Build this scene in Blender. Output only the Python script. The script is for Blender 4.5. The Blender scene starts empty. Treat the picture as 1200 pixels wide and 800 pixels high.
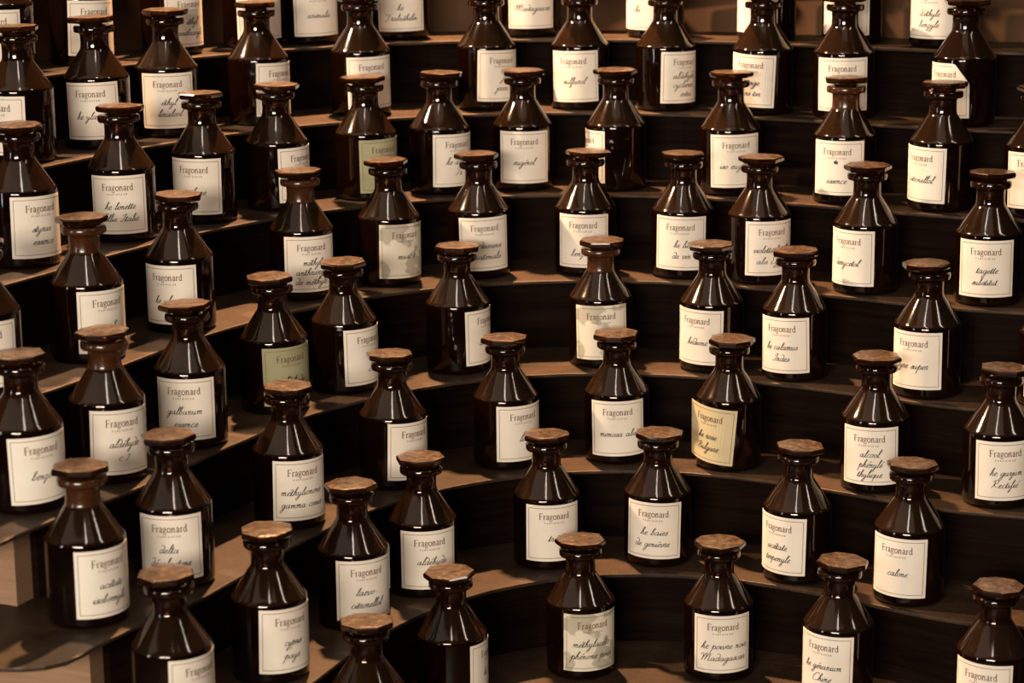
import bpy, bmesh, math, random
from mathutils import Vector, Matrix
random.seed(7)
R = math.radians
C = bpy.context.scene.collection

# ---------------------------------------------------------------- camera
CAM = [[0.999944, -0.0024, -0.010354], [0.010629, 0.225776, 0.974121], [0.0, 0.974176, -0.225788]]
cd = bpy.data.cameras.new('camera'); cam = bpy.data.objects.new('camera', cd); C.objects.link(cam)
X, U, F = [Vector(v) for v in CAM]
mat = Matrix((X, U, -F)).transposed().to_4x4(); mat.translation = Vector((0, 0, 1.55))
cam.matrix_world = mat
cd.sensor_width = 36; cd.lens = 79.15; cd.clip_start = .05; cd.clip_end = 50
cd.dof.use_dof = True; cd.dof.focus_distance = 2.32; cd.dof.aperture_fstop = 7.5
bpy.context.scene.camera = cam

# ---------------------------------------------------------------- world, lights, exposure
w = bpy.data.worlds.new('world'); bpy.context.scene.world = w; w.use_nodes = True
bg = w.node_tree.nodes['Background']; bg.inputs[0].default_value = (1.0, .72, .5, 1); bg.inputs[1].default_value = .012
vs = bpy.context.scene.view_settings
vs.view_transform = 'Standard'; vs.look = 'None'; vs.exposure = 0.0; vs.gamma = 1.0

def lamp(name, kind, loc, target, energy, color, **kw):
    l = bpy.data.lights.new(name, kind); l.energy = energy; l.color = color
    for k, v in kw.items(): setattr(l, k, v)
    o = bpy.data.objects.new(name, l); C.objects.link(o); o.location = loc
    d = Vector(target) - Vector(loc)
    o.rotation_euler = d.to_track_quat('-Z', 'Y').to_euler()
    return o
MID = (.05, 2.3, 1.0)
# warm halogen spot over the left end of the stand, a little behind the bottles
lamp('ceiling_spot', 'SPOT', (-1.0, 2.55, 2.2), (.25, 2.3, 1.0), 230, (1.0, .66, .40), spot_size=R(76), spot_blend=.6, shadow_soft_size=.025)
# second warm spot high behind the upper tiers, aimed at their middle and left
lamp('rear_spot', 'SPOT', (-.15, 3.06, 2.5), (-.08, 2.44, 1.0), 640, (1.0, .52, .24), spot_size=R(52), spot_blend=.75, shadow_soft_size=.035)
# narrow window far to the right in front of the stand
lamp('window_light', 'AREA', (2.1, 1.0, 3.6), MID, 13, (1.0, .84, .70), shape='RECTANGLE', size=.20, size_y=1.2)
# narrow skylight ahead of the left end
lamp('skylight', 'AREA', (-.10, .95, 3.1), (-.35, 2.05, 1.05), 9, (1.0, .84, .72), shape='RECTANGLE', size=.14, size_y=1.1)
# softly lit ceiling panel in front of and above the stand
lamp('ceiling_light', 'AREA', (-1.1, 1.15, 3.0), (-1.1, 1.7, 1.0), 8.5, (1.0, .78, .62), shape='RECTANGLE', size=3.6, size_y=1.2)
# frontal room light from behind the viewer
lamp('room_light', 'AREA', (-1.0, -1.7, 1.85), MID, 156, (1.0, .86, .72), shape='RECTANGLE', size=1.7, size_y=.6)
# side window far to the left
lamp('side_window_light', 'AREA', (-3.0, .2, 1.5), (0.4, 2.2, 1.1), 13, (.85, .92, 1.0), shape='RECTANGLE', size=.3, size_y=1.2)

# ---------------------------------------------------------------- materials
def mat_new(name):
    m = bpy.data.materials.new(name); m.use_nodes = True
    return m, m.node_tree, m.node_tree.nodes['Principled BSDF']
def noise(nt, scale, detail=4, coord='Object', rough=.6, rnd=False):
    tc = nt.nodes.new('ShaderNodeTexCoord'); n = nt.nodes.new('ShaderNodeTexNoise')
    n.inputs['Scale'].default_value = scale; n.inputs['Detail'].default_value = detail; n.inputs['Roughness'].default_value = rough
    if rnd:
        n.noise_dimensions = '4D'
        oi = nt.nodes.new('ShaderNodeObjectInfo'); mu = nt.nodes.new('ShaderNodeMath'); mu.operation = 'MULTIPLY'; mu.inputs[1].default_value = 50
        nt.links.new(oi.outputs['Random'], mu.inputs[0]); nt.links.new(mu.outputs[0], n.inputs['W'])
    nt.links.new(tc.outputs[coord], n.inputs['Vector'])
    return n
def ramp(nt, fac, stops):
    r = nt.nodes.new('ShaderNodeValToRGB')
    while len(r.color_ramp.elements) < len(stops): r.color_ramp.elements.new(.5)
    for e, (p, c) in zip(r.color_ramp.elements, stops): e.position = p; e.color = (*c, 1) if len(c) == 3 else c
    nt.links.new(fac, r.inputs[0]); return r
def bump(nt, b, src, strength, dist=.001):
    bp = nt.nodes.new('ShaderNodeBump'); bp.inputs['Strength'].default_value = strength; bp.inputs['Distance'].default_value = dist
    nt.links.new(src, bp.inputs['Height']); nt.links.new(bp.outputs[0], b.inputs['Normal'])
def glass(name, col, trans, rough, dust):
    m, nt, b = mat_new(name)
    n = noise(nt, 30, 5, rnd=True)
    r = ramp(nt, n.outputs['Fac'], [(.3, tuple(c * .8 for c in col)), (.75, tuple(min(1, c * 1.25) for c in col))])
    nt.links.new(r.outputs[0], b.inputs['Base Color'])
    b.inputs['Roughness'].default_value = rough; b.inputs['IOR'].default_value = 1.5
    b.inputs['Transmission Weight'].default_value = trans
    n2 = noise(nt, 12, 3, rnd=True); bump(nt, b, n2.outputs['Fac'], .08, .004)
    return m
M = {}
M['amber_glass'] = glass('amber_glass', (.050, .015, .005), .93, .06, .2)
M['dusty_shoulder'] = glass('dusty_shoulder', (.046, .022, .010), .78, .09, .2)
M['amber_neck'] = glass('amber_neck', (.055, .017, .006), .88, .08, .2)
M['brown_neck'] = glass('brown_neck', (.11, .038, .013), .64, .20, .2)
# stopper: amber glass, its upper face dulled by dust
m, nt, b = mat_new('stopper_top'); M['stopper_top'] = m
n = noise(nt, 130, 8, rough=.75, rnd=True)
r = ramp(nt, n.outputs['Fac'], [(.36, (.012, .007, .004)), (.5, (.042, .026, .016)), (.66, (.110, .073, .046))])
nt.links.new(r.outputs[0], b.inputs['Base Color']); b.inputs['Roughness'].default_value = .27; b.inputs['Specular IOR Level'].default_value = .5
n2 = noise(nt, 160, 4, rnd=True); bump(nt, b, n2.outputs['Fac'], .5, .0012)
M['stopper_glass'] = glass('stopper_glass', (.055, .017, .006), .86, .07, .2)
m, nt, b = mat_new('dark_liquid'); M['dark_liquid'] = m
b.inputs['Base Color'].default_value = (.012, .004, .0015, 1); b.inputs['Roughness'].default_value = .03
b.inputs['Transmission Weight'].default_value = .25
def paper(name, c1, c2, s_lo=None, s_col=None):
    m, nt, b = mat_new(name)
    n = noise(nt, 25, 5, rnd=True)
    r = ramp(nt, n.outputs['Fac'], [(.3, c1), (.7, c2)]); out = r.outputs[0]
    if s_col:
        n3 = noise(nt, 32, 2); rr = ramp(nt, n3.outputs['Fac'], [(s_lo, (0, 0, 0)), (s_lo + .03, (1, 1, 1))])
        mx = nt.nodes.new('ShaderNodeMix'); mx.data_type = 'RGBA'; mx.blend_type = 'MULTIPLY'
        nt.links.new(rr.outputs[0], mx.inputs[0]); nt.links.new(out, mx.inputs[6]); mx.inputs[7].default_value = (*s_col, 1); out = mx.outputs[2]
    nt.links.new(out, b.inputs['Base Color']); b.inputs['Roughness'].default_value = .7; b.inputs['Specular IOR Level'].default_value = .25
    n2 = noise(nt, 400, 2); bump(nt, b, n2.outputs['Fac'], .15, .0004)
    return m
M['paper'] = paper('label_paper', (.68, .61, .51), (.76, .70, .60))
M['paper_stain'] = paper('stained_paper', (.62, .56, .43), (.72, .66, .54), .53, (.62, .62, .60))
M['paper_olive'] = paper('olive_paper', (.28, .27, .15), (.38, .36, .22))
M['paper_yellow'] = paper('yellow_paper', (.50, .41, .23), (.60, .50, .31))
def plain(name, col, rough=.6):
    m, nt, b = mat_new(name); b.inputs['Base Color'].default_value = (*col, 1); b.inputs['Roughness'].default_value = rough; M[name] = m
plain('ink', (.018, .012, .010)); plain('print_brown', (.13, .075, .045)); plain('border_brown', (.16, .10, .055))
# treads: dark brown painted board, scuffed
m, nt, b = mat_new('tread_board'); M['tread'] = m
n = noise(nt, 14, 8, rough=.75); r = ramp(nt, n.outputs['Fac'], [(.32, (.015, .0085, .0048)), (.68, (.052, .031, .018))])
ng = noise(nt, 420, 3); rg = ramp(nt, ng.outputs['Fac'], [(.3, (.62, .62, .62)), (.7, (1.25, 1.22, 1.18))])
mx = nt.nodes.new('ShaderNodeMix'); mx.data_type = 'RGBA'; mx.blend_type = 'MULTIPLY'; mx.inputs[0].default_value = 1
nt.links.new(r.outputs[0], mx.inputs[6]); nt.links.new(rg.outputs[0], mx.inputs[7]); nt.links.new(mx.outputs[2], b.inputs['Base Color']); b.inputs['Roughness'].default_value = .5; b.inputs['Specular IOR Level'].default_value = .2
n2 = noise(nt, 300, 3); bump(nt, b, n2.outputs['Fac'], .25, .0006)
# risers: very dark stained wood with grain
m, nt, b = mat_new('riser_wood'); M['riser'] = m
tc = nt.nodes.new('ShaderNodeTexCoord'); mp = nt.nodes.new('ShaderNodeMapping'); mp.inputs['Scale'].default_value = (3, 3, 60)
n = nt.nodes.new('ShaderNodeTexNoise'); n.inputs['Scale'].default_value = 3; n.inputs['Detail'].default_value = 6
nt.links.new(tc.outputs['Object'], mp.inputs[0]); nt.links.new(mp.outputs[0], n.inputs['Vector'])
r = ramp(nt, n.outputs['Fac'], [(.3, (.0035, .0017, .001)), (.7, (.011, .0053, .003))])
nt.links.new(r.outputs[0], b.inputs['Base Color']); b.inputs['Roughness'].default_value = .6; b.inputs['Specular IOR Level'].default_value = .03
m, nt, b = mat_new('brown_panel'); M['panel'] = m
n = noise(nt, 6, 6); r = ramp(nt, n.outputs['Fac'], [(.3, (.055, .027, .013)), (.7, (.095, .049, .024))]); nt.links.new(r.outputs[0], b.inputs['Base Color']); b.inputs['Specular IOR Level'].default_value = .1; b.inputs['Roughness'].default_value = .7
# blocks: pale bare wood
m, nt, b = mat_new('pale_wood'); M['block'] = m
tc = nt.nodes.new('ShaderNodeTexCoord'); mp = nt.nodes.new('ShaderNodeMapping'); mp.inputs['Scale'].default_value = (4, 4, 60)
n = nt.nodes.new('ShaderNodeTexNoise'); n.inputs['Scale'].default_value = 4; n.inputs['Detail'].default_value = 5
nt.links.new(tc.outputs['Object'], mp.inputs[0]); nt.links.new(mp.outputs[0], n.inputs['Vector'])
r = ramp(nt, n.outputs['Fac'], [(.3, (.24, .135, .07)), (.7, (.31, .18, .10))])
nt.links.new(r.outputs[0], b.inputs['Base Color']); b.inputs['Roughness'].default_value = .65
m, nt, b = mat_new('dark_plaster'); M['wall'] = m
n = noise(nt, 4, 5); r = ramp(nt, n.outputs['Fac'], [(.3, (.10, .055, .03)), (.7, (.15, .085, .05))]); nt.links.new(r.outputs[0], b.inputs['Base Color']); b.inputs['Roughness'].default_value = .8
m, nt, b = mat_new('dark_floor'); M['floor'] = m
n = noise(nt, 3, 5); r = ramp(nt, n.outputs['Fac'], [(.3, (.06, .035, .02)), (.7, (.10, .06, .035))]); nt.links.new(r.outputs[0], b.inputs['Base Color']); b.inputs['Roughness'].default_value = .5

# ---------------------------------------------------------------- helpers
def link(name, verts, faces, mats, parent=None, smooth=False, midx=None, mesh=None):
    if mesh is None:
        mesh = bpy.data.meshes.new(name); mesh.from_pydata([tuple(v) for v in verts], [], faces)
        for mm in (mats if isinstance(mats, (list, tuple)) else [mats]): mesh.materials.append(mm)
        for i, p in enumerate(mesh.polygons):
            if smooth: p.use_smooth = True
            if midx: p.material_index = midx[i]
        mesh.update()
    o = bpy.data.objects.new(name, mesh); C.objects.link(o)
    if parent: o.parent = parent
    return o
def box(x0, x1, y0, y1, z0, z1):
    v = [(x, y, z) for x in (x0, x1) for y in (y0, y1) for z in (z0, z1)]
    return v, [(0, 1, 3, 2), (4, 6, 7, 5), (0, 4, 5, 1), (2, 3, 7, 6), (0, 2, 6, 4), (1, 5, 7, 3)]
def struct(name, v, f, m):
    o = link(name, v, f, m); o['kind'] = 'structure'; return o
def lathe(profile, n=48, mat_fn=None, smooth_split=None):
    V, Fc, mi = [], [], []
    for r_, z in profile:
        if r_ < 1e-6: V.append((0, 0, z)); continue
        for i in range(n):
            a = 2 * math.pi * i / n; V.append((r_ * math.cos(a), r_ * math.sin(a), z))
    idx = []; k = 0
    for r_, z in profile:
        if r_ < 1e-6: idx.append((k, 1)); k += 1
        else: idx.append((k, n)); k += n
    for j in range(len(profile) - 1):
        (a, na), (b_, nb) = idx[j], idx[j + 1]
        for i in range(n):
            i2 = (i + 1) % n
            if na == 1 and nb == 1: continue
            if na == 1: Fc.append((a, b_ + i2, b_ + i))
            elif nb == 1: Fc.append((a + i, a + i2, b_))
            else: Fc.append((a + i, a + i2, b_ + i2, b_ + i))
            mi.append(mat_fn(j) if mat_fn else 0)
    return V, Fc, mi

# ---------------------------------------------------------------- data: tier heights, front edges, bottles
TIER_Z = [0.7073, 0.7936, 0.8783, 0.9626, 1.0476, 1.1302, 1.2133, 1.2907]
EDGE = {
 1: [(-0.208, 1.714), (-0.189, 1.73), (-0.172, 1.748), (-0.159, 1.767), (-0.147, 1.789), (-0.136, 1.812), (-0.126, 1.838), (-0.116, 1.864), (-0.106, 1.892), (-0.094, 1.92), (-0.081, 1.948), (-0.067, 1.976), (-0.05, 2.003), (-0.031, 2.028), (-0.01, 2.05), (0.013, 2.07), (0.039, 2.087), (0.066, 2.099), (0.094, 2.108), (0.124, 2.112), (0.154, 2.111), (0.185, 2.106), (0.216, 2.097), (0.245, 2.085), (0.274, 2.069), (0.302, 2.051), (0.328, 2.031), (0.352, 2.011), (0.376, 1.993), (0.398, 1.977), (0.42, 1.966), (0.443, 1.961)],
 2: [(-0.278, 1.761), (-0.257, 1.78), (-0.24, 1.801), (-0.224, 1.824), (-0.211, 1.848), (-0.198, 1.874), (-0.186, 1.903), (-0.174, 1.932), (-0.162, 1.962), (-0.148, 1.993), (-0.132, 2.023), (-0.115, 2.053), (-0.095, 2.082), (-0.073, 2.109), (-0.049, 2.133), (-0.023, 2.155), (0.006, 2.172), (0.036, 2.186), (0.068, 2.195), (0.101, 2.2), (0.135, 2.2), (0.169, 2.196), (0.203, 2.187), (0.237, 2.174), (0.269, 2.158), (0.3, 2.139), (0.329, 2.119), (0.357, 2.098), (0.384, 2.078), (0.409, 2.061), (0.434, 2.048), (0.46, 2.042)],
 3: [(-0.347, 1.808), (-0.326, 1.83), (-0.307, 1.854), (-0.29, 1.88), (-0.275, 1.907), (-0.261, 1.937), (-0.247, 1.967), (-0.232, 2.0), (-0.217, 2.032), (-0.201, 2.066), (-0.183, 2.099), (-0.163, 2.131), (-0.14, 2.162), (-0.116, 2.19), (-0.088, 2.216), (-0.059, 2.239), (-0.027, 2.258), (0.007, 2.273), (0.042, 2.283), (0.079, 2.288), (0.116, 2.289), (0.154, 2.285), (0.191, 2.276), (0.228, 2.263), (0.264, 2.246), (0.298, 2.227), (0.331, 2.206), (0.362, 2.184), (0.392, 2.163), (0.42, 2.145), (0.449, 2.131), (0.477, 2.122)],
 4: [(-0.417, 1.855), (-0.394, 1.88), (-0.374, 1.907), (-0.356, 1.936), (-0.339, 1.967), (-0.323, 1.999), (-0.307, 2.032), (-0.291, 2.067), (-0.273, 2.103), (-0.254, 2.138), (-0.234, 2.174), (-0.211, 2.208), (-0.186, 2.241), (-0.158, 2.271), (-0.128, 2.299), (-0.095, 2.323), (-0.06, 2.344), (-0.023, 2.36), (0.016, 2.371), (0.056, 2.377), (0.097, 2.378), (0.138, 2.374), (0.179, 2.365), (0.219, 2.352), (0.259, 2.335), (0.296, 2.315), (0.332, 2.294), (0.367, 2.271), (0.4, 2.249), (0.432, 2.229), (0.463, 2.213), (0.495, 2.203)],
 5: [(-0.486, 1.902), (-0.462, 1.93), (-0.441, 1.96), (-0.421, 1.992), (-0.403, 2.026), (-0.385, 2.061), (-0.367, 2.097), (-0.349, 2.135), (-0.329, 2.173), (-0.308, 2.211), (-0.285, 2.249), (-0.259, 2.285), (-0.231, 2.32), (-0.2, 2.353), (-0.167, 2.382), (-0.131, 2.408), (-0.092, 2.429), (-0.052, 2.446), (-0.01, 2.459), (0.034, 2.465), (0.078, 2.467), (0.123, 2.463), (0.167, 2.455), (0.211, 2.441), (0.253, 2.424), (0.295, 2.404), (0.334, 2.381), (0.372, 2.357), (0.408, 2.334), (0.443, 2.313), (0.477, 2.295), (0.512, 2.283)],
 6: [(-0.555, 1.949), (-0.531, 1.98), (-0.508, 2.014), (-0.487, 2.048), (-0.467, 2.085), (-0.447, 2.123), (-0.427, 2.162), (-0.407, 2.203), (-0.385, 2.243), (-0.361, 2.284), (-0.335, 2.324), (-0.307, 2.363), (-0.276, 2.399), (-0.242, 2.434), (-0.206, 2.465), (-0.167, 2.492), (-0.125, 2.515), (-0.081, 2.533), (-0.036, 2.546), (0.011, 2.554), (0.059, 2.556), (0.107, 2.553), (0.155, 2.544), (0.202, 2.531), (0.248, 2.513), (0.293, 2.492), (0.336, 2.469), (0.377, 2.444), (0.416, 2.419), (0.454, 2.397), (0.491, 2.378), (0.529, 2.364)],
 7: [(-0.625, 1.995), (-0.599, 2.03), (-0.575, 2.067), (-0.553, 2.105), (-0.531, 2.144), (-0.509, 2.185), (-0.488, 2.227), (-0.465, 2.27), (-0.441, 2.314), (-0.415, 2.357), (-0.386, 2.399), (-0.355, 2.44), (-0.321, 2.479), (-0.285, 2.515), (-0.245, 2.548), (-0.203, 2.576), (-0.158, 2.601), (-0.111, 2.62), (-0.062, 2.634), (-0.011, 2.642), (0.04, 2.645), (0.091, 2.642), (0.143, 2.633), (0.193, 2.62), (0.243, 2.602), (0.291, 2.58), (0.337, 2.556), (0.382, 2.53), (0.424, 2.505), (0.465, 2.481), (0.506, 2.46), (0.546, 2.444)],
 8: [(-0.694, 2.042), (-0.667, 2.08), (-0.642, 2.12), (-0.618, 2.161), (-0.595, 2.204), (-0.572, 2.247), (-0.548, 2.292), (-0.523, 2.338), (-0.497, 2.384), (-0.468, 2.429), (-0.437, 2.474), (-0.403, 2.517), (-0.366, 2.558), (-0.327, 2.596), (-0.284, 2.631), (-0.239, 2.661), (-0.191, 2.686), (-0.14, 2.707), (-0.088, 2.722), (-0.034, 2.731), (0.021, 2.734), (0.076, 2.731), (0.131, 2.723), (0.185, 2.709), (0.238, 2.691), (0.289, 2.669), (0.339, 2.644), (0.386, 2.617), (0.432, 2.59), (0.477, 2.565), (0.52, 2.542), (0.563, 2.525)],
 9: [(-0.764, 2.089), (-0.736, 2.13), (-0.709, 2.173), (-0.684, 2.217), (-0.659, 2.263), (-0.634, 2.31), (-0.608, 2.357), (-0.581, 2.406), (-0.552, 2.454), (-0.521, 2.502), (-0.488, 2.549), (-0.451, 2.595), (-0.412, 2.637), (-0.369, 2.677), (-0.323, 2.713), (-0.275, 2.745), (-0.223, 2.772), (-0.17, 2.794), (-0.114, 2.809), (-0.057, 2.819), (0.002, 2.823), (0.06, 2.82), (0.118, 2.812), (0.176, 2.798), (0.233, 2.78), (0.287, 2.757), (0.34, 2.731), (0.391, 2.704), (0.44, 2.675), (0.488, 2.649), (0.534, 2.625), (0.58, 2.605)],
}
BOTTLES = [
 (1, -0.1349, 1.927, 0.183, ['', ''], '', 'bottle at bottom edge whose label is out of sight, front row leftmost'),
 (1, -0.0617, 2.0667, 1.426, ['he bau', 'me'], '', 'label turned right reading "he bau", front row left'),
 (1, 0.0666, 2.1587, 0.344, ['méthylacéto', 'phénone pour'], 'stain', 'faintly stained label "méthylacéto phénone", front row left of centre'),
 (1, 0.2053, 2.1487, 0.053, ['he poivre noir', 'Madagascar'], '', 'label "he poivre noir Madagascar", front row centre'),
 (1, 0.3171, 2.085, -0.605, ['he géranium', 'Chine'], '', 'label "he géranium Chine", front row right'),
 (1, 0.4528, 2.0079, -0.571, ['', ''], '', 'front row bottle farthest right, label cut by the bottom picture edge'),
 (2, -0.2932, 1.8141, 0.919, ['d'], '', 'second row up leftmost bottle, label mostly below the picture edge'),
 (2, -0.2228, 1.9359, 0.699, ['cypris', 'pays'], '', 'label "cypris pays", second row up left'),
 (2, -0.1554, 2.0717, 0.45, ['laevo-', 'citronellol'], '', 'label "laevo-citronellol", second row up left'),
 (2, -0.0922, 2.1646, 0.261, ['aldéhyde', 'c 12'], '', 'label "aldéhyde" above one more line, second row up'),
 (2, 0.0343, 2.2452, 0.22, ['trét'], '', 'label starting "tré", second row up left of centre'),
 (2, 0.1501, 2.2501, -0.206, ['he baies', 'de genièvre'], '', 'label "he baies de genièvre", second row up centre'),
 (2, 0.2887, 2.1923, -0.751, ['acétate', 'terpenyle'], '', 'label "acétate terpenyle", second row up right'),
 (2, 0.3907, 2.1226, -0.549, ['calone'], '', 'label "calone", second row up far right'),
 (3, -0.37, 1.854, 0.773, ['acétate', 'isobornyle'], 'neck', 'label "acétate isobornyle", left end of third row beside rounded tread end'),
 (3, -0.3075, 1.9509, 0.008, ['delta', 'décalactone'], '', 'label "delta décalactone", third row up left'),
 (3, -0.2206, 2.1246, 0.522, ['méthylionone', 'gamma coeur'], '', 'label "méthylionone gamma coeur", third row up left'),
 (3, -0.1244, 2.2556, 0.762, ['', ''], '', 'third row up bottle whose label shows only its heading'),
 (3, -0.0072, 2.3246, 0.588, ['lime'], '', 'label starting "lim" half hidden, third row up'),
 (3, 0.1121, 2.3416, -0.013, ['mimosa abs'], '', 'label "mimosa abs", third row up centre'),
 (3, 0.2292, 2.3103, -0.78, ['he rose', 'Bulgare'], 'peel', 'yellowed tilted label "he rose Bulgare", third row up'),
 (3, 0.3711, 2.2259, -0.322, ['alcool', 'phénylé', 'thylique'], '', 'three-line label "alcool phényléthylique", third row up right'),
 (3, 0.4855, 2.1686, 0.007, ['he gurjum', 'Rectifié'], '', 'label "he gurjum Rectifié", third row up far right'),
 (4, -0.4307, 1.914, 0.675, ['benzoin'], '', 'label "benzoin", left end of fourth row'),
 (4, -0.3728, 2.0035, 0.568, ['aldéhyde', 'c 7'], 'neck', 'label "aldéhyde" turned right, fourth row up far left'),
 (4, -0.3125, 2.1179, -0.046, ['galbanum', 'essence'], '', 'label "galbanum essence", fourth row up left'),
 (4, -0.244, 2.2465, 0.641, ['aldéhyde'], 'olive', 'olive-tinted see-through label "aldéhyde", fourth row up left'),
 (4, -0.1774, 2.3256, 0.931, ['ac', 'cet'], '', 'label turned right mostly behind a stopper, fourth row up left'),
 (4, -0.0589, 2.4063, 1.133, ['aldéhyde'], '', 'label turned right cut off at "aldé", fourth row up'),
 (4, 0.0985, 2.4314, -0.014, ['aldol', 'he'], 'stainneck', 'grey-stained label, fourth row up centre'),
 (4, 0.2185, 2.4009, -0.614, ['hédione'], '', 'label "hédione", fourth row up right of centre'),
 (4, 0.3039, 2.3586, -0.547, ['he calamus', 'Indes'], '', 'label "he calamus Indes", fourth row up right'),
 (4, 0.4319, 2.2791, -0.624, ['lyre super'], '', 'label ending "super", fourth row up far right'),
 (4, 0.5518, 2.2309, -0.276, [''], '', 'fourth row up sliver of a bottle at the right picture edge'),
 (5, -0.4796, 1.9938, 0.245, [''], '', 'fifth row up bottle cut by the left picture edge'),
 (5, -0.4085, 2.1227, 0.775, ['mol'], 'neck', 'brown-necked bottle with label heading only, fifth row up far left'),
 (5, -0.3374, 2.2504, -0.253, ['he ylang'], '', 'label starting "he yl" above the galbanum bottle, fifth row up'),
 (5, -0.2264, 2.4011, 0.399, ['méthyl', 'anthranyl', 'de méthyle'], 'neck', 'three-line label "méthyl anthranyl", fifth row up left'),
 (5, -0.1355, 2.4702, 0.605, ['musc t'], 'stain', 'blotchy grey-stained label "musc", fifth row up left'),
 (5, -0.036, 2.5099, 0.224, ['he davana', 'Guatemala'], '', 'label "davana Guatemala", fifth row up centre left'),
 (5, 0.085, 2.5201, -0.121, ['r', 'benzoin'], '', 'label reading "be" beside a stopper, fifth row up centre'),
 (5, 0.1937, 2.4962, -0.165, ['he lie', 'de vin'], '', 'label "he lie de vin", fifth row up centre'),
 (5, 0.2757, 2.4614, 0.334, ['violette feuille', 'abs Egypte'], '', 'label "violette feuille abs", fifth row up right'),
 (5, 0.3843, 2.3984, -0.77, ['dimycetol'], '', 'label "dimycetol", fifth row up right'),
 (5, 0.5038, 2.3347, -0.282, ['tagette', 'substitut'], '', 'label "tagette substitut", fifth row up far right'),
 (6, -0.477, 2.1729, 0.757, ['styrax', 'essence'], '', 'label "styrax essence", left end of sixth row'),
 (6, -0.4026, 2.3095, 0.042, ['he limette', "d'Ellie Italie"], '', 'label "he limette Italie", sixth row up far left'),
 (6, -0.3312, 2.4138, -0.204, ['menthone'], '', 'label ending "thone", sixth row up left'),
 (6, -0.2592, 2.4903, 1.003, ['c'], '', 'small visible label above a stopper, sixth row up left'),
 (6, -0.1642, 2.5547, 0.719, ['', ''], 'olive', 'olive-tinted label turned right, sixth row up left'),
 (6, -0.0811, 2.59, 0.677, ['he alcool', 'Tr'], '', 'label turned right, sixth row up left of centre'),
 (6, 0.0152, 2.6091, 0.047, ['eugénol'], '', 'label "eugénol", sixth row up centre'),
 (6, 0.1234, 2.6017, -1.304, [''], '', 'bottle with label turned away to its left side, sixth row up centre'),
 (6, 0.2523, 2.56, 0.111, ['iso eugénol'], '', 'label "iso eugénol", sixth row up right of centre'),
 (6, 0.3736, 2.4945, -0.393, ['', 'essence'], 'blotneck', 'label with dark star-shaped blot, sixth row up right'),
 (6, 0.4706, 2.4383, -0.915, ['citronellol'], '', 'bright label "citronellol", sixth row up far right'),
 (6, 0.5652, 2.3913, -0.388, [''], '', 'sixth row up bottle cut by the right picture edge'),
 (7, -0.5015, 2.3019, -0.527, ['', ''], '', 'left end of seventh row, label cut by the picture edge'),
 (7, -0.4405, 2.4048, -0.028, ['he ylang'], '', 'label "he yla", seventh row up far left'),
 (7, -0.3782, 2.4903, 0.159, ['éthyl', 'linalool'], '', 'label "éthyl linalool", seventh row up left'),
 (7, -0.287, 2.5827, 0.896, [''], '', 'narrow view of label turned right, seventh row up left'),
 (7, -0.1742, 2.6533, 0.467, ['h'], '', 'label half behind a stopper, seventh row up left of centre'),
 (7, -0.0267, 2.6953, 0.568, ['J', 'java'], '', 'label turned right behind a stopper, seventh row up centre left'),
 (7, 0.0848, 2.6933, -0.267, ['sulfurol'], '', 'label "sulfurol", seventh row up centre'),
 (7, 0.1856, 2.6708, 0.646, ['aldéhyde', 'cyclamen', 'extra'], '', 'three-line label "aldéhyde cyclamen extra", seventh row up centre'),
 (7, 0.2953, 2.6249, -0.575, ['orange', 'sans ter'], '', 'label "orange sans ter", seventh row up right of centre'),
 (7, 0.3828, 2.577, -0.191, ['', ''], '', 'label heading only, seventh row up right'),
 (7, 0.5068, 2.5081, -0.906, ['', 'ens'], 'clip', 'label with one corner cut off, seventh row up far right'),
 (8, -0.5393, 2.4087, -0.076, ['', ''], '', 'left end of top row, label cut by the picture edge'),
 (8, -0.4733, 2.5102, 0.631, ['h'], '', 'second bottle from the left in the top row'),
 (8, -0.3882, 2.6114, 0.82, ['éthyl', 'anthranyle'], '', 'third bottle from the left in the top row'),
 (8, -0.3034, 2.6845, 0.462, ['', '', 'de'], '', 'fourth bottle from the left in the top row, mostly hidden'),
 (8, -0.2389, 2.7255, 0.402, ['animalis'], '', 'label "animalis", top row left'),
 (8, -0.1319, 2.7688, 0.065, ['he', 'Frabuthelin'], '', 'label starting with a large flourished F, top row left of centre'),
 (8, 0.025, 2.788, 0.096, ['Madagascar'], '', 'label "Madagascar", top row centre'),
 (8, 0.1789, 2.7606, -0.745, ['che'], '', 'label turned left, top row centre right'),
 (8, 0.3085, 2.7086, -0.62, ['a'], '', 'top row right, label behind a bottle neck'),
 (8, 0.403, 2.6569, -0.439, [''], '', 'second bottle from the right in the top row'),
 (8, 0.4964, 2.6041, -0.564, ["d'éthyle", 'benzyle'], '', 'label "benzyle", rightmost bottle in the top row'),
]


# ---------------------------------------------------------------- setting
struct('floor', *box(-3.5, 3.5, -2.5, 4.2, -.05, 0), M['floor'])
struct('wall_back', *box(-3.5, 3.5, 4.2, 4.3, -.05, 3.0), M['wall'])

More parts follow.
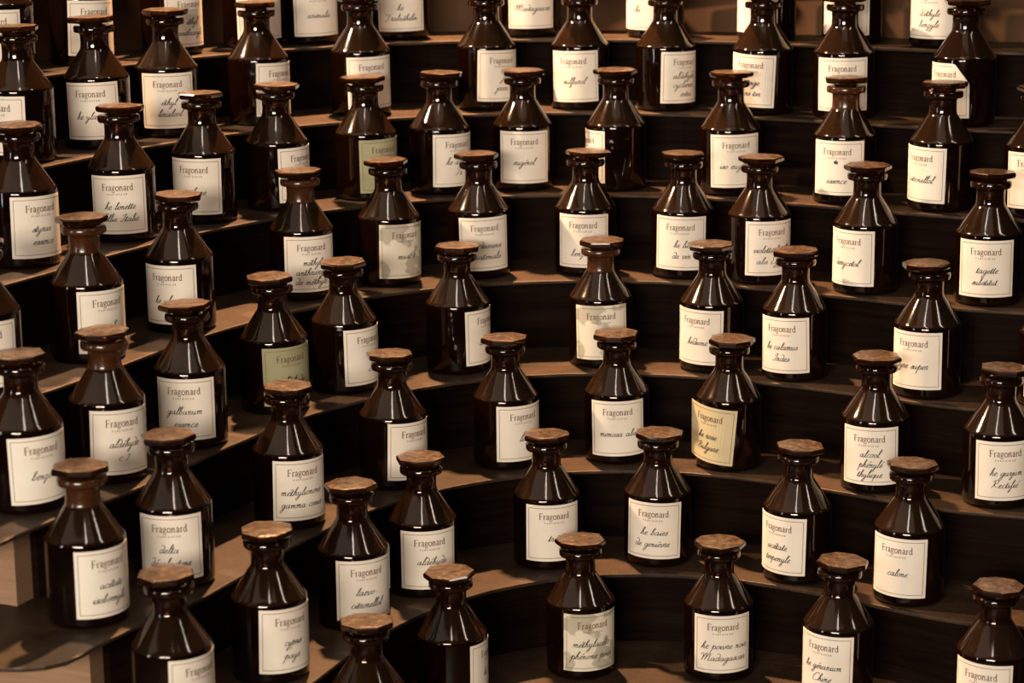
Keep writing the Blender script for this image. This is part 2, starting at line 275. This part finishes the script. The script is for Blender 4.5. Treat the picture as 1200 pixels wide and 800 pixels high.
# ---------------------------------------------------------------- stepped stand
stand = bpy.data.objects.new('display_stand', None); C.objects.link(stand); stand.location = (0, 2.3, 0)
stand['label'] = 'dark curved stand of stepped treads with rounded left ends on pale wooden blocks'
stand['category'] = 'display stand'
def LP(v): return [(x, y - 2.3, z) for x, y, z in v]      # into the stand's own frame
def normals(pts):
    out = []
    for i, p in enumerate(pts):
        a = Vector(pts[max(0, i - 1)]); b_ = Vector(pts[min(len(pts) - 1, i + 1)])
        t = (b_ - a).normalized(); out.append(Vector((-t.y, t.x)))
    return out
def offset(pts, d):
    return [(p[0] + n_.x * d, p[1] + n_.y * d) for p, n_ in zip(pts, normals(pts))]
def extended(k):
    e = list(EDGE[k]); a, b_ = Vector(e[-2]), Vector(e[-1]); t = (b_ - a).normalized()
    for s_ in range(1, 9):
        ang = -R(1.0) * s_; tt = Vector((t.x * math.cos(ang) - t.y * math.sin(ang), t.x * math.sin(ang) + t.y * math.cos(ang)))
        q_ = Vector(e[-1]) + tt * .045; e.append((q_.x, q_.y))
    return e
def slab(outline, z0, z1, name, m, parent):
    bm = bmesh.new(); vs_ = [bm.verts.new(v) for v in LP([(x, y, z0) for x, y in outline])]
    f = bm.faces.new(vs_); g_ = bmesh.ops.extrude_face_region(bm, geom=[f])
    for v in g_['geom']:
        if isinstance(v, bmesh.types.BMVert): v.co.z += z1 - z0
    bmesh.ops.recalc_face_normals(bm, faces=bm.faces)
    bmesh.ops.triangulate(bm, faces=[f_ for f_ in bm.faces if len(f_.verts) > 4])
    me = bpy.data.meshes.new(name); bm.to_mesh(me); bm.free(); me.materials.append(m)
    o = bpy.data.objects.new(name, me); C.objects.link(o); o.parent = parent
    md = o.modifiers.new('bevel', 'BEVEL'); md.width = .0012; md.segments = 2; md.limit_method = 'ANGLE'; md.angle_limit = R(50)
    return o
def strip(pts, d0, d1, z0, z1, name, m, parent):
    a, b_ = offset(pts, d0), offset(pts, d1)
    V, Fc = [], []
    for p, q_ in zip(a, b_): V += [(p[0], p[1], z0), (p[0], p[1], z1), (q_[0], q_[1], z0), (q_[0], q_[1], z1)]
    for i in range(len(pts) - 1):
        k = 4 * i; Fc += [(k, k + 4, k + 5, k + 1), (k + 2, k + 3, k + 7, k + 6), (k + 1, k + 5, k + 7, k + 3), (k, k + 2, k + 6, k + 4)]
    Fc += [(0, 1, 3, 2), (4 * len(pts) - 4, 4 * len(pts) - 2, 4 * len(pts) - 1, 4 * len(pts) - 3)]
    o = link(name, LP(V), Fc, m, parent); o.data.polygons.foreach_set('use_smooth', [False] * len(o.data.polygons)); return o
TZ = {k + 1: z for k, z in enumerate(TIER_Z)}; TZ[9] = TZ[8] + .083
TH = .0038
for k in range(1, 10):
    e = extended(k); z = TZ[k]; sh = Vector((-.070, .045)) * (k - 3)
    # rounded left end
    tip = [Vector(p) + sh for p in ((-.497, 1.800), (-.480, 1.765), (-.452, 1.742), (-.421, 1.7345), (-.403, 1.7335), (-.386, 1.737), (-.369, 1.749), (-.359, 1.766), (-.353, 1.782))]
    outer = offset(e[1:], .150)
    outline = [tuple(p) for p in tip] + [p for p in e[1:]] + outer[::-1]
    slab(outline, z - TH, z, 'tread', M['tread'], stand)
    # block under the left end, standing on the tread below
    if k > 1:
        c = Vector((-.439, 1.884)) + Vector((-.070, .045)) * (k - 4)
        d1 = Vector((.40, .917)).normalized(); d2 = Vector((-.917, .40)).normalized()
        zb = TZ[k - 1]
        q_ = [c, c + d1 * .040, c + d1 * .040 + d2 * .15, c + d2 * .15]
        V = [(p.x, p.y, zz) for zz in (zb, z - TH) for p in q_]
        o = link('support_block', LP(V), [(0, 3, 2, 1), (4, 5, 6, 7), (0, 1, 5, 4), (1, 2, 6, 5), (2, 3, 7, 6), (3, 0, 4, 7)], M['block'], stand)
    # riser from the tread below up to this tread
    zb = TZ[k - 1] if k > 1 else 0.0
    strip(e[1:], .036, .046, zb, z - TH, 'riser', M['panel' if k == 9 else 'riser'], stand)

# ---------------------------------------------------------------- bottle meshes
mm = .001
outer = [(0, 1.5), (26, 1.2), (30, 0), (32.5, .5), (34.3, 2.2), (35, 5), (35, 40), (35, 72.5), (34.7, 74.8), (33.6, 76.8), (31.8, 78.8), (17.6, 100.5), (15.8, 103.2), (15.1, 106), (14.9, 112), (15.1, 118.5), (16.5, 120.5),
         (20.4, 121.2), (21.4, 122.2), (21.6, 124.5), (21.4, 127), (20.5, 128.2), (16, 128.4), (12.6, 128.0)]
inner = [(11.9, 118), (12.2, 104), (14, 101), (30.2, 77), (32.2, 74), (32.4, 70), (32.4, 6), (31, 4), (27, 3.2), (0, 3.4)]
prof = [(r_ * mm, z * mm) for r_, z in outer + inner]
def fn(j): return 1 if 12 <= j < 25 else 2 if 8 <= j < 12 else 0
bV, bF, bM = lathe(prof, 56, fn)
def body_mesh(neck):
    o = bpy.data.meshes.new('body'); o.from_pydata(bV, [], bF); o.materials.append(M['amber_glass']); o.materials.append(neck); o.materials.append(M['dusty_shoulder'])
    for i, p in enumerate(o.polygons): p.use_smooth = True; p.material_index = bM[i]
    o.update(); return o
BODY = {'': body_mesh(M['amber_neck']), 'neck': body_mesh(M['brown_neck'])}
lq = [(0, 4), (26.5, 4), (31, 5), (32.0, 7), (32.0, 72.5), (31.3, 74.3), (0, 74.3)]
lV, lF, _ = lathe([(r_ * mm, z * mm) for r_, z in lq], 40)
LIQ = bpy.data.meshes.new('liquid'); LIQ.from_pydata(lV, [], lF); LIQ.materials.append(M['dark_liquid'])
for p in LIQ.polygons: p.use_smooth = True
# stopper: irregular octagonal disc on a ground plug
def stopper_mesh(seed):
    rnd = random.Random(seed); V, Fc, mi = [], [], []
    ang = [2 * math.pi * (i + rnd.uniform(-.10, .10)) / 8 for i in range(8)]; rr = [25.6 + rnd.uniform(-1.1, .9) for _ in range(8)]
    def ring(f_, z, jit=0):
        s_ = len(V)
        for a, r_ in zip(ang, rr): V.append((r_ * f_ * mm * math.cos(a), r_ * f_ * mm * math.sin(a), (z + rnd.uniform(-jit, jit)) * mm))
        return s_
    rings = [ring(.40, 138.3, .15), ring(.80, 138.0, .2), ring(.955, 137.5, .35), ring(1.0, 136.3, .3), ring(.99, 133.0, .3), ring(.93, 131.6)]
    top = len(V); V.append((0, 0, 138.3 * mm))
    for i in range(8): Fc.append((top, rings[0] + i, rings[0] + (i + 1) % 8)); mi.append(1)
    for j in range(5):
        for i in range(8):
            a, b_ = rings[j], rings[j + 1]; i2 = (i + 1) % 8
            Fc.append((a + i, b_ + i, b_ + i2, a + i2)); mi.append(1 if j < 2 else 0)
    # underside and plug, round
    n = 32; prv = None; circ = [(19, 131.2), (12.6, 130.6), (11.9, 129.4), (11.7, 128), (11.2, 110), (10.4, 109), (0, 109)]
    rs = []
    for r_, z in circ:
        rs.append(len(V))
        if r_ == 0: V.append((0, 0, z * mm))
        else:
            for i in range(n): V.append((r_ * mm * math.cos(2 * math.pi * i / n), r_ * mm * math.sin(2 * math.pi * i / n), z * mm))
    a, b_ = rings[5], rs[0]
    for i in range(8):
        for q_ in range(4): Fc.append((a + i if q_ < 2 else a + (i + 1) % 8, b_ + (i * 4 + q_) % n, b_ + (i * 4 + q_ + 1) % n)); mi.append(0)
        Fc.append((a + i, b_ + (i * 4 + 2) % n, a + (i + 1) % 8)); mi.append(0)
    for j in range(len(circ) - 1):
        for i in range(n):
            i2 = (i + 1) % n
            if circ[j + 1][0] == 0: Fc.append((rs[j] + i, rs[j] + i2, rs[j + 1]))
            else: Fc.append((rs[j] + i, rs[j] + i2, rs[j + 1] + i2, rs[j + 1] + i))
            mi.append(0)
    bm = bmesh.new(); vv = [bm.verts.new(v) for v in V]
    for f_, k in zip(Fc, mi):
        try: q_ = bm.faces.new([vv[i] for i in f_]); q_.material_index = k
        except ValueError: pass
    bmesh.ops.recalc_face_normals(bm, faces=bm.faces)
    for f_ in bm.faces: f_.smooth = max(v.co.z for v in f_.verts) < .1312
    me = bpy.data.meshes.new('stopper'); bm.to_mesh(me); bm.free(); me.materials.append(M['stopper_glass']); me.materials.append(M['stopper_top']); return me
STOP = [stopper_mesh(s_) for s_ in range(6)]

# ---------------------------------------------------------------- pen strokes (single-line alphabets, own drawing)
S = {
'a': (1.1, [[(.75, .85), (.45, 1), (.15, .7), (.1, .3), (.3, 0), (.55, .2), (.8, .95)], [(.8, .95), (.74, .3), (.85, 0), (1.1, .2)]]),
'b': (.9, [[(0, .1), (.3, 1.0), (.55, 2.0), (.4, 2.3), (.25, 1.8), (.2, .4), (.4, 0), (.65, .3), (.6, .8), (.9, .75)]]),
'c': (.8, [[(.7, .8), (.45, 1), (.15, .6), (.2, .1), (.5, 0), (.85, .2)]]),
'd': (1.0, [[(.7, .8), (.4, 1), (.1, .6), (.2, .05), (.5, .1), (.8, .9), (.7, 1.7), (.35, 2.15), (-.05, 1.95)], [(.75, .7), (.78, .05), (1.0, .2)]]),
'e': (.75, [[(0, .2), (.4, .5), (.6, .85), (.4, 1), (.15, .6), (.25, .05), (.5, 0), (.78, .2)]]),
'f': (.7, [[(0, .1), (.4, 1.0), (.7, 2.1), (.5, 2.3), (.35, 1.5), (.3, -.8), (.1, -1.3), (0, -.9), (.3, -.2), (.75, .2)]]),
'g': (1.0, [[(.75, .85), (.45, 1), (.15, .7), (.1, .3), (.3, 0), (.55, .2), (.8, .95)], [(.8, .95), (.7, -.5), (.4, -1.3), (.1, -1.1), (.4, -.4), (1.0, .2)]]),
'h': (.95, [[(0, .1), (.35, 1.1), (.6, 2.1), (.4, 2.3), (.25, 1.4), (.2, 0)], [(.2, .3), (.45, .95), (.65, .85), (.62, .3), (.72, 0), (.98, .2)]]),
'i': (.5, [[(0, .2), (.25, .95), (.2, .3), (.3, 0), (.52, .2)], [(.35, 1.4), (.42, 1.5)]]),
'j': (.5, [[(.0, .3), (.3, .95), (.2, -.7), (0, -1.2), (-.2, -.9), (.1, -.3), (.52, .2)], [(.38, 1.4), (.45, 1.5)]]),
'k': (.9, [[(0, .1), (.35, 1.1), (.6, 2.1), (.4, 2.3), (.25, 1.4), (.2, 0)], [(.2, .4), (.6, .95), (.5, .5), (.35, .5), (.6, .05), (.9, .2)]]),
'l': (.55, [[(0, .1), (.35, 1.1), (.6, 2.1), (.4, 2.3), (.25, 1.4), (.2, .3), (.35, 0), (.58, .2)]]),
'm': (1.25, [[(0, .7), (.15, .95), (.2, 0)], [(.2, .5), (.42, .97), (.55, .85), (.55, 0)], [(.55, .5), (.8, .97), (.92, .8), (.92, .2), (1.02, 0), (1.27, .2)]]),
'n': (.9, [[(0, .7), (.15, .95), (.2, 0)], [(.2, .5), (.42, .97), (.56, .8), (.56, .2), (.66, 0), (.92, .2)]]),
'o': (.85, [[(.5, 1), (.2, .85), (.1, .35), (.35, 0), (.65, .35), (.6, .85), (.45, .95), (.88, .8)]]),
'p': (.9, [[(0, .3), (.3, 1.3), (.2, 0), (.05, -1.2)], [(.2, .6), (.5, 1), (.75, .6), (.6, .05), (.35, .1)], [(.6, .05), (.93, .2)]]),
'q': (.95, [[(.75, .85), (.45, 1), (.15, .7), (.1, .3), (.3, 0), (.55, .2), (.8, .95)], [(.8, .95), (.65, -1.2)], [(.7, -.2), (.95, .2)]]),
'r': (.72, [[(0, .2), (.2, 1.1), (.3, .95), (.5, .95), (.42, .2), (.5, 0), (.74, .2)]]),
's': (.65, [[(0, .1), (.4, 1.05), (.52, .5), (.4, .05), (.1, .08)], [(.35, 0), (.67, .2)]]),
't': (.55, [[(0, .1), (.3, 1.7), (.2, .2), (.35, 0), (.58, .2)], [(-.02, 1.15), (.55, 1.25)]]),
'u': (1.0, [[(0, .6), (.15, .95), (.12, .2), (.3, 0), (.55, .3), (.65, .95)], [(.65, .95), (.62, .2), (.75, 0), (1.02, .2)]]),
'v': (.85, [[(0, .7), (.15, .95), (.25, .1), (.4, 0), (.65, .5), (.6, .95), (.88, .85)]]),
'x': (.8, [[(0, .8), (.2, .95), (.45, .05), (.8, .2)], [(.65, .95), (.05, .0)]]),
'y': (.95, [[(0, .6), (.15, .95), (.12, .3), (.3, .05), (.55, .3), (.65, .95)], [(.65, .95), (.55, -.6), (.3, -1.3), (.05, -1.0), (.4, -.3), (.97, .2)]]),
'z': (.8, [[(0, .8), (.3, 1), (.55, .85), (.1, .05), (.4, 0), (.35, -.8), (.1, -1.1), (.3, -.5), (.8, .2)]]),
'C': (1.5, [[(1.3, 1.9), (1.2, 2.3), (.7, 2.2), (.2, 1.2), (.3, .2), (.8, -.05), (1.5, .3)]]),
'I': (1.1, [[(.0, .4), (.4, 0), (.8, 1.0), (1.0, 2.3), (.5, 1.9), (.2, 1.6)], [(.9, .1), (1.1, .2)]]),
'J': (1.2, [[(.2, 1.6), (.6, 2.1), (1.0, 2.3), (.8, .5), (.4, -1.2), (.0, -1.1), (.5, -.2), (1.2, .2)]]),
'M': (2.4, [[(-.3, 1.6), (-.1, 2.1), (.3, 1.9), (.3, .2), (.0, 0)], [(.3, .4), (.8, 2.2), (1.1, 1.9), (1.0, 0)], [(1.0, .4), (1.6, 2.2), (1.9, 1.8), (1.8, .2), (2.0, 0), (2.4, .2)]]),
'B': (1.4, [[(.5, 2.1), (.4, .9), (.1, 0)], [(.0, 1.8), (.5, 2.3), (1.1, 2.1), (1.0, 1.4), (.5, 1.15), (1.1, .9), (1.0, .2), (.4, -.05)], [(1.0, .2), (1.4, .2)]]),
'E': (1.2, [[(1.0, 2.0), (.6, 2.3), (.3, 1.8), (.6, 1.2), (.2, .7), (.3, .1), (.8, 0), (1.2, .3)]]),
'F': (1.6, [[(-.3, 1.7), (.0, 2.3), (.8, 2.1), (1.6, 2.5)], [(.9, 2.1), (.7, .6), (.3, -.3), (-.2, 0)], [(.4, 1.1), (1.1, 1.2)]]),
'G': (1.5, [[(1.3, 1.9), (1.1, 2.3), (.5, 2.0), (.2, 1.1), (.4, .2), (.9, .2), (1.2, 1.0), (1.1, -.5), (.7, -1.1), (.4, -.8), (1.5, .2)]]),
'R': (1.5, [[(.5, 2.1), (.4, .9), (.1, 0)], [(.0, 1.8), (.5, 2.3), (1.1, 2.1), (1.0, 1.4), (.5, 1.15), (.9, .3), (1.5, .2)]]),
'T': (1.2, [[(-.1, 1.8), (.2, 2.3), (.8, 2.1), (1.4, 2.4)], [(.8, 2.1), (.6, .5), (.2, 0), (.0, .3)]]),
'1': (.5, [[(.0, 1.1), (.3, 1.5), (.25, 0)]]), '2': (.8, [[(.05, 1.1), (.3, 1.5), (.6, 1.1), (.05, 0), (.7, .05)]]),
'7': (.7, [[(.0, 1.3), (.6, 1.5), (.2, -.2)]]), '-': (.7, [[(.1, .5), (.6, .6)]]), "'": (.3, [[(.2, 2.1), (.1, 1.7)]]), ' ': (.75, []),
}
def letter(ch):
    if ch in 'éè':
        adv, st = S['e']; return adv, st + [[(.45, 1.35), (.8, 1.85)] if ch == 'é' else [(.25, 1.85), (.5, 1.35)]]
    return S[ch]
def catmull(p, n=3):
    if len(p) < 3: return p
    out = []
    for i in range(len(p) - 1):
        p0 = p[max(0, i - 1)]; p1 = p[i]; p2 = p[i + 1]; p3 = p[min(len(p) - 1, i + 2)]
        for k in range(n):
            t = k / n
            out.append(tuple(.5 * (2 * b_ + (c - a) * t + (2 * a - 5 * b_ + 4 * c - d) * t * t + (-a + 3 * b_ - 3 * c + d) * t ** 3) for a, b_, c, d in zip(p0, p1, p2, p3)))
    out.append(p[-1]); return out
def script_strokes(text, sx, sy, cx, base, rnd):
    x = 0; L = []
    for ch in text:
        adv, st = letter(ch); j = rnd.uniform(-.06, .06)
        for s_ in st: L.append([(x + px, py * (1 + j)) for px, py in s_])
        x += adv
    if not L: return []
    wd = x * sx
    if wd > 51: sx *= 51 / wd; wd = 51
    return [[(cx - wd / 2 + (px + .32 * py) * sx, base + py * sy) for px, py in catmull(s_)] for s_ in L]
# roman capitals and minuscules of the printed heading: (polyline, relative weight)
K = .16
ROM = {
'F': (.95, [([(.22, 0), (.22, 1.5)], 1), ([(.05, 0), (.42, 0)], .45), ([(.05, 1.5), (.85, 1.5), (.87, 1.2)], .45), ([(.22, .78), (.65, .78)], .45), ([(.65, .92), (.65, .64)], .4)]),
'r': (.62, [([(.2, 0), (.2, .95)], .9), ([(.05, .92), (.2, .95)], .45), ([(.05, 0), (.38, 0)], .45), ([(.2, .6), (.35, .92), (.55, .88)], .7)]),
'a': (.78, [([(.12, .78), (.3, .97), (.52, .85), (.54, .1), (.72, .05)], .8), ([(.54, .58), (.2, .42), (.12, .2), (.28, .0), (.54, .2)], .7)]),
'g': (.80, [([(.38, .97), (.14, .82), (.14, .55), (.36, .4), (.56, .55), (.56, .82), (.38, .97)], .7), ([(.2, .42), (.14, .22), (.5, .1), (.64, -.15), (.4, -.42), (.12, -.3), (.14, -.02), (.3, .12)], .6), ([(.56, .88), (.74, .97)], .5)]),
'o': (.84, [([(.42, .97), (.14, .75), (.12, .25), (.42, 0), (.7, .25), (.7, .75), (.42, .97)], .8)]),
'n': (.92, [([(.2, 0), (.2, .95)], .9), ([(.05, .92), (.2, .95)], .45), ([(.05, 0), (.36, 0)], .45), ([(.2, .65), (.42, .95), (.62, .8), (.66, 0)], .85), ([(.52, 0), (.84, 0)], .45)]),
'd': (.88, [([(.62, 1.55), (.62, .1), (.82, .03)], .9), ([(.46, 1.5), (.62, 1.55)], .45), ([(.62, .75), (.4, .97), (.14, .7), (.14, .25), (.36, 0), (.62, .22)], .7)]),
}
CAPS = {'P': [[(0, 0), (0, 1), (.5, .95), (.5, .55), (0, .5)]], 'A': [[(0, 0), (.3, 1), (.6, 0)], [(.12, .35), (.48, .35)]], 'R': [[(0, 0), (0, 1), (.5, .95), (.5, .55), (0, .5)], [(.2, .5), (.55, 0)]],
        'F': [[(0, 0), (0, 1), (.5, 1)], [(0, .5), (.4, .5)]], 'U': [[(0, 1), (.05, .1), (.3, 0), (.5, .1), (.55, 1)]], 'M': [[(0, 0), (.05, 1), (.35, .2), (.65, 1), (.7, 0)]], 'E': [[(.5, 1), (0, 1), (0, 0), (.5, 0)], [(0, .5), (.4, .5)]]}
class Ink:
    def __init__(s): s.v = []; s.f = []
    def ribbon(s, pts, w, pen=False):
        n = len(pts)
        if n < 2: return
        L = []
        for i in range(n):
            a = pts[max(0, i - 1)]; b_ = pts[min(n - 1, i + 1)]; dx, dy = b_[0] - a[0], b_[1] - a[1]; l = math.hypot(dx, dy) or 1
            ww = w * (.5 + .6 * abs(dy) / l) if pen else w
            L.append((-dy / l * ww / 2, dx / l * ww / 2))
        k = len(s.v)
        for (x, y), (nx, ny) in zip(pts, L): s.v += [(x + nx, y + ny), (x - nx, y - ny)]
        for i in range(n - 1): s.f.append((k + 2 * i, k + 2 * i + 1, k + 2 * i + 3, k + 2 * i + 2))
HEAD = Ink(); tot = sum(ROM[c][0] for c in 'Fragonard'); sc_ = 33.0 / tot; x = -16.5
for c in 'Fragonard':
    adv, st = ROM[c]
    for p, w_ in st: HEAD.ribbon([(x + px * sc_, 15.0 + py * 4.4) for px, py in catmull(p, 3)] if len(p) > 3 else [(x + px * sc_, 15.0 + py * 4.4) for px, py in p], 1.08 * w_)
    x += adv * sc_
x = -10.5
for c in 'PARFUMEUR':
    for p in CAPS[c]: HEAD.ribbon([(x + px * 1.7, 10.2 + py * 1.7) for px, py in p], .36)
    x += 2.4
BORD = Ink()
W2, H2 = 31.0, 30.0
def rect_ribbon(I, x0, x1, y0, y1, w_):
    for a, b_ in (((x0, y0), (x1, y0)), ((x1, y0), (x1, y1)), ((x1, y1), (x0, y1)), ((x0, y1), (x0, y0))):
        n = 14; I.ribbon([(a[0] + (b_[0] - a[0]) * i / n, a[1] + (b_[1] - a[1]) * i / n) for i in range(n + 1)], w_)
rect_ribbon(BORD, -W2 + 3.2, W2 - 3.2, -H2 + 3.2, H2 - 3.2, .55)

def wrap(pts2, r_mm, tilt, peel, cz=40.2, dx=0, dz=0):
    """label coordinates (mm, along and up) onto the bottle's curved side, front = -Y"""
    out = []; ct, st_ = math.cos(tilt), math.sin(tilt)
    for s_, t_ in pts2:
        x_ = s_ * ct - t_ * st_ + dx; y_ = s_ * st_ + t_ * ct + dz
        rr = r_mm + (max(0, -(s_ + 6)) ** 2 * .006 if peel else 0)
        a = x_ / 35.3
        out.append((rr * math.sin(a) * mm, -rr * math.cos(a) * mm, (cz + y_) * mm))
    return out
def label_sheet(tilt, peel, clip, dx, dz, m, parent):
    n = 20; V2 = []; 
    def top(s_): return H2 - max(0, s_ - 14.5) * 1.35 if clip else H2
    for i in range(n + 1):
        s_ = -W2 + 2 * W2 * i / n; V2.append((s_, -H2)); V2.append((s_, top(s_)))
    Vf = wrap(V2, 35.32, tilt, peel, dx=dx, dz=dz); Vb = wrap(V2, 35.08, tilt, peel, dx=dx, dz=dz); N = len(V2); Fc = []
    for i in range(n):
        k = 2 * i; Fc += [(k, k + 2, k + 3, k + 1), (N + k, N + k + 1, N + k + 3, N + k + 2), (k, N + k, N + k + 2, k + 2), (k + 1, k + 3, N + k + 3, N + k + 1)]
    Fc += [(0, 1, N + 1, N), (2 * n, N + 2 * n, N + 2 * n + 1, 2 * n + 1)]
    o = link('label', Vf + Vb, Fc, m, parent)
    return o

ROWS = {1: 'front row', 2: 'second row up', 3: 'third row up', 4: 'fourth row up', 5: 'fifth row up', 6: 'sixth row up', 7: 'seventh row up', 8: 'top row'}
for i, (row, bx, by, ang, lines, var, desc) in enumerate(BOTTLES):
    rnd = random.Random(100 + i)
    t = bpy.data.objects.new('apothecary_bottle', None); C.objects.link(t)
    t.location = (bx, by, TZ[row] + .0004); t.rotation_euler = (0, 0, ang)
    t['label'] = 'amber glass bottle, ' + desc; t['category'] = 'bottle'; t['group'] = 'amber stoppered bottles on the stepped stand'
    link('body', 0, 0, 0, t, mesh=BODY['neck' if 'neck' in var else ''])
    link('liquid', 0, 0, 0, t, mesh=LIQ)
    s_ = link('stopper', 0, 0, 0, t, mesh=STOP[rnd.randrange(6)]); s_.rotation_euler = (R(rnd.uniform(-1.2, 1.2)), R(rnd.uniform(-1.2, 1.2)), rnd.uniform(0, 6.28))
    peel = 'peel' in var; clip = 'clip' in var
    tilt = R(-5) if peel else R(rnd.gauss(0, 1.0)); dz = -1 if peel else rnd.uniform(-.8, .8)
    pm = M['paper_stain'] if 'stain' in var else M['paper_olive'] if 'olive' in var else M['paper_yellow'] if peel else M['paper']
    lb = label_sheet(tilt, peel, clip, 0, dz, pm, t)
    if 'olive' in var: lb['label'] = 'olive-tinted paper label'
    if 'stain' in var: lb['label'] = 'paper label with grey stains'
    if peel: lb['label'] = 'yellowed paper label peeling at its left edge'
    if clip: lb['label'] = 'paper label with its upper right corner cut off'
    link('border_line', wrap([p for p in BORD.v] if not clip else [(a, b_) for a, b_ in BORD.v], 35.40, tilt, peel, dz=dz), BORD.f if not clip else [f for f in BORD.f if not all(BORD.v[q][1] > H2 - 5 - max(0, BORD.v[q][0] - 14.5) * 1.35 and BORD.v[q][0] > 10 for q in f)], M['border_brown'], lb)
    hd = Ink(); hd.v = [(a + rnd.uniform(-.01, .01), b_) for a, b_ in HEAD.v]; hd.f = HEAD.f
    link('printed_heading', wrap(hd.v, 35.42, tilt, peel, dz=dz), hd.f, M['print_brown'], lb)
    ink = Ink(); nl = len(lines); bases = {1: [-8.5], 2: [-4.5, -17], 3: [-1, -11.5, -22]}[nl]
    for ln, bz in zip(lines, bases):
        for st in script_strokes(ln, 4.3 * rnd.uniform(.95, 1.06), 3.5, rnd.uniform(-1.5, 1.5), bz, rnd): ink.ribbon(st, .68, True)
    if 'blot' in var:
        for q in range(9):
            a = q * .7; ink.ribbon([(-1 + .2 * math.cos(a), 6.4 + .2 * math.sin(a)), (-1 + 2.6 * math.cos(a), 6.4 + 2.6 * math.sin(a) * rnd.uniform(.6, 1))], 1.1)
    if ink.v: link('handwriting', wrap(ink.v, 35.43, tilt, peel, dz=dz), ink.f, M['ink'], lb)
